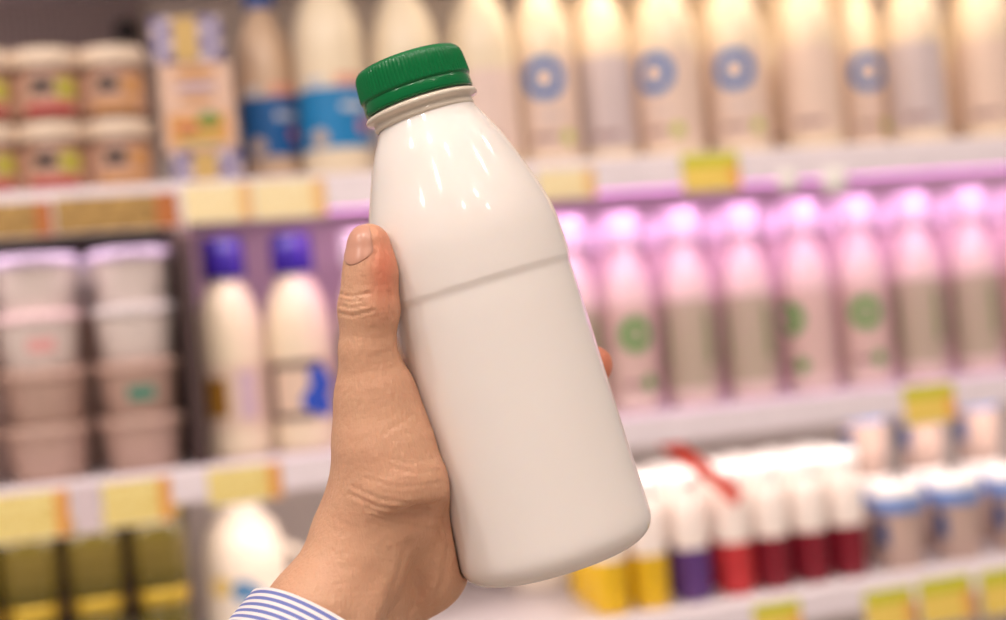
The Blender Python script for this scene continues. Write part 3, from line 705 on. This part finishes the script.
# nails
nm_ = mat('nail', (208, 152, 130), .28, var=.05, sss=.1)
def nail(name, c, up, nrm, hw, hl, label=None):
    """shield of nail laid on the flesh by sphere tracing"""
    up = up / np.linalg.norm(up); nrm = nrm - up * (nrm @ up); nrm = nrm / np.linalg.norm(nrm); sd = np.cross(up, nrm)
    nu, nv = 17, 19; P = np.zeros((nv, nu, 3))
    for j in range(nv):
        v = -1 + 2 * j / (nv - 1)
        wv = hw * math.sqrt(1 - .62 * max(0, (-v - .35) / .65) ** 2.2)
        for i in range(nu):
            u = -1 + 2 * i / (nu - 1)
            th = u * wv / 8.2
            dv = nrm * math.cos(th) + sd * math.sin(th)
            vv = v * hl - (.10 if v > 0 else -.30) * hl * u * u * abs(v)
            P[j, i] = c + up * vv + dv * 16
    flat = P.reshape(-1, 3).copy(); dirs = []
    for j in range(nv):
        for i in range(nu):
            base = P[j, i]; ax = c + up * ((base - c) @ up); dirs.append((ax - base) / np.linalg.norm(ax - base))
    dirs = np.array(dirs)
    for _ in range(40):
        flat = flat + dirs * np.clip(hand_sdf(flat[:, 0], flat[:, 1], flat[:, 2]) , -1, 8)[:, None] * .8
    vv = np.linspace(-1, 1, nv)[:, None].repeat(nu, 1).reshape(-1); uu = np.linspace(-1, 1, nu)[None].repeat(nv, 0).reshape(-1)
    edge = np.maximum(np.abs(uu), np.abs(vv)) ** 6
    lift = .42 - .34 * edge
    lift = np.where(vv > .8, .45, lift)
    top = flat - dirs * lift[:, None]; bot_ = flat + dirs * .5
    f = []
    for j in range(nv - 1):
        for i in range(nu - 1):
            a = j * nu + i; f.append((a, a + 1, a + nu + 1, a + nu)); m0 = nv * nu + a; f.append((m0, m0 + nu, m0 + nu + 1, m0 + 1))
    rim = [i for i in range(nu)] + [j * nu + nu - 1 for j in range(1, nv)] + [(nv - 1) * nu + i for i in range(nu - 2, -1, -1)] + [j * nu for j in range(nv - 2, 0, -1)]
    o_ = nv * nu
    for a, b2 in zip(rim, rim[1:] + rim[:1]): f.append((a, b2, b2 + o_, a + o_))
    ob = cam_mesh(name, np.concatenate([top, bot_]), np.array(f), [nm_], person); fix_normals(ob)
    if label: ob['label'] = label
    return ob
nail('fingernail', P3(368.5, 244, 457), THUMB[6][0] - THUMB[5][0], np.array([-.58, .0, -.81]), 7.3, 6.5, 'pale pink thumb nail')
for nm, p in FING.items():
    c = p[-1][0]; upv = p[-1][0] - p[-2][0]; rd = c - (BASE + ad * (((c / MM - BASE) @ ad))) * MM
    nail('fingernail', c, upv, rd, 5.2, 5.0)

# sleeve
st = bpy.data.materials.new('shirt_stripes'); st.use_nodes = True; nt = st.node_tree; b = nt.nodes['Principled BSDF']; b.inputs['Roughness'].default_value = .85; L = nt.links.new
uvn = nt.nodes.new('ShaderNodeUVMap'); sp = nt.nodes.new('ShaderNodeSeparateXYZ'); L(uvn.outputs['UV'], sp.inputs[0])
ml = nt.nodes.new('ShaderNodeMath'); ml.operation = 'MULTIPLY'; L(sp.outputs['Y'], ml.inputs[0]); ml.inputs[1].default_value = 1.0
fr = nt.nodes.new('ShaderNodeMath'); fr.operation = 'FRACT'; L(ml.outputs[0], fr.inputs[0])
rp = nt.nodes.new('ShaderNodeValToRGB'); e = rp.color_ramp.elements; e[0].position = .40; e[0].color = (*lin((234, 226, 226)), 1); e[1].position = .48; e[1].color = (*lin((112, 122, 186)), 1)
e2 = e.new(.9); e2.color = (*lin((112, 122, 186)), 1); e3 = e.new(.98); e3.color = (*lin((234, 226, 226)), 1)
L(fr.outputs[0], rp.inputs['Fac']); L(rp.outputs['Color'], b.inputs['Base Color'])
nw = nt.nodes.new('ShaderNodeTexNoise'); nw.inputs['Scale'].default_value = 900; tcn = nt.nodes.new('ShaderNodeTexCoord'); L(tcn.outputs['Object'], nw.inputs['Vector']); bp = nt.nodes.new('ShaderNodeBump'); bp.inputs['Strength'].default_value = .3; bp.inputs['Distance'].default_value = .0004; L(nw.outputs['Fac'], bp.inputs['Height']); L(bp.outputs['Normal'], b.inputs['Normal'])
c0 = P3(329, 642, 461); c1 = P3(241, 774, 436)
axs = c1 - c0; Ls = np.linalg.norm(axs); axs /= Ls
side = np.array([.81, -.58, 0]); side -= axs * (side @ axs); side /= np.linalg.norm(side); upn = np.cross(axs, side)
def sleeve_mesh(name, s0, s1, off, rows_n, thick, parent, fold=True):
    seg = 96; rows = []; uv = []
    svals = list(np.linspace(s0, s1, rows_n))
    prof = [(s, 0.0) for s in svals]
    if fold: prof = [(s0 + 6.0, -thick), (s0 + .5, -thick), (s0 - .1, -thick * .6), (s0 - .1, -thick * .3)] + prof
    for s, o in prof:
        w_, d_ = 29.7 + off + s * .06 + o, 29.0 + off + s * .07 + o
        row = []
        for k_ in range(seg):
            a = 2 * PI * k_ / seg; wob = .5 * math.sin(3 * a + s * .08) + .35 * math.sin(5 * a - s * .15 + 1)
            row.append(c0 + axs * (s + .6 * math.sin(2 * a + .5)) + side * (w_ + wob) * math.cos(a) + upn * (d_ + wob) * math.sin(a))
        rows.append(row); uv.append(s / 2.45)
    P = np.array(rows); R_, C_ = P.shape[:2]; f = []
    for i in range(R_ - 1):
        for j in range(C_): f.append((i * C_ + j, i * C_ + (j + 1) % C_, (i + 1) * C_ + (j + 1) % C_, (i + 1) * C_ + j))
    ob = cam_mesh(name, P.reshape(-1, 3), np.array(f), [st], parent); fix_normals(ob)
    ul = ob.data.uv_layers.new(name='UVMap')
    for lp in ob.data.loops: ul.data[lp.index].uv = (0, uv[lp.vertex_index // C_])
    return ob
slv = sleeve_mesh('shirt_sleeve', 1.5, 58.0, 0.0, 40, .8, person, False)
cuff = sleeve_mesh('cuff', 0.0, 44.0, 1.0, 40, 1.0, slv, True)

# ------------------------------------------------------------------ light of the shop
W = bpy.data.worlds.new('shop_air'); scene.world = W; W.use_nodes = True
bg = W.node_tree.nodes['Background']; bg.inputs['Color'].default_value = (*lin((255, 242, 236)), 1); bg.inputs['Strength'].default_value = .38
def spot(x, y, z, watts, r, col=(255, 244, 236)):
    l = bpy.data.lights.new('ceiling_bulb', 'POINT'); l.energy = watts; l.shadow_soft_size = r; l.color = lin(col)
    o = bpy.data.objects.new('ceiling_bulb', l); COL.objects.link(o); o.location = (x, y, z)
def panel(x, y, z, sx, sy, watts, tgt, col=(255, 230, 206)):
    l = bpy.data.lights.new('ceiling_panel', 'AREA'); l.shape = 'RECTANGLE'; l.size = sx; l.size_y = sy; l.energy = watts; l.color = lin(col)
    o = bpy.data.objects.new('ceiling_panel', l); COL.objects.link(o); o.location = (x, y, z)
    o.rotation_euler = (Vector(tgt) - Vector((x, y, z))).to_track_quat('-Z', 'Y').to_euler()
for x, y, z, wt in ((-.45, -.15, 2.6, 9), (-.05, -.55, 2.7, 6), (-1.1, .25, 2.6, 9), (-.9, -.8, 2.8, 7), (.45, -1.1, 2.8, 5), (.95, -.3, 2.7, 5), (-.3, -1.7, 2.9, 5), (1.5, .3, 2.8, 6), (-1.5, -.3, 2.4, 8), (.9, -1.6, 2.9, 4)):
    spot(x, y, z, wt * 2.1, .022)
vs = scene.view_settings; vs.view_transform = 'Standard'; vs.look = 'None'; vs.gamma = 1.0; vs.exposure = 0.0; vs.use_curve_mapping = False
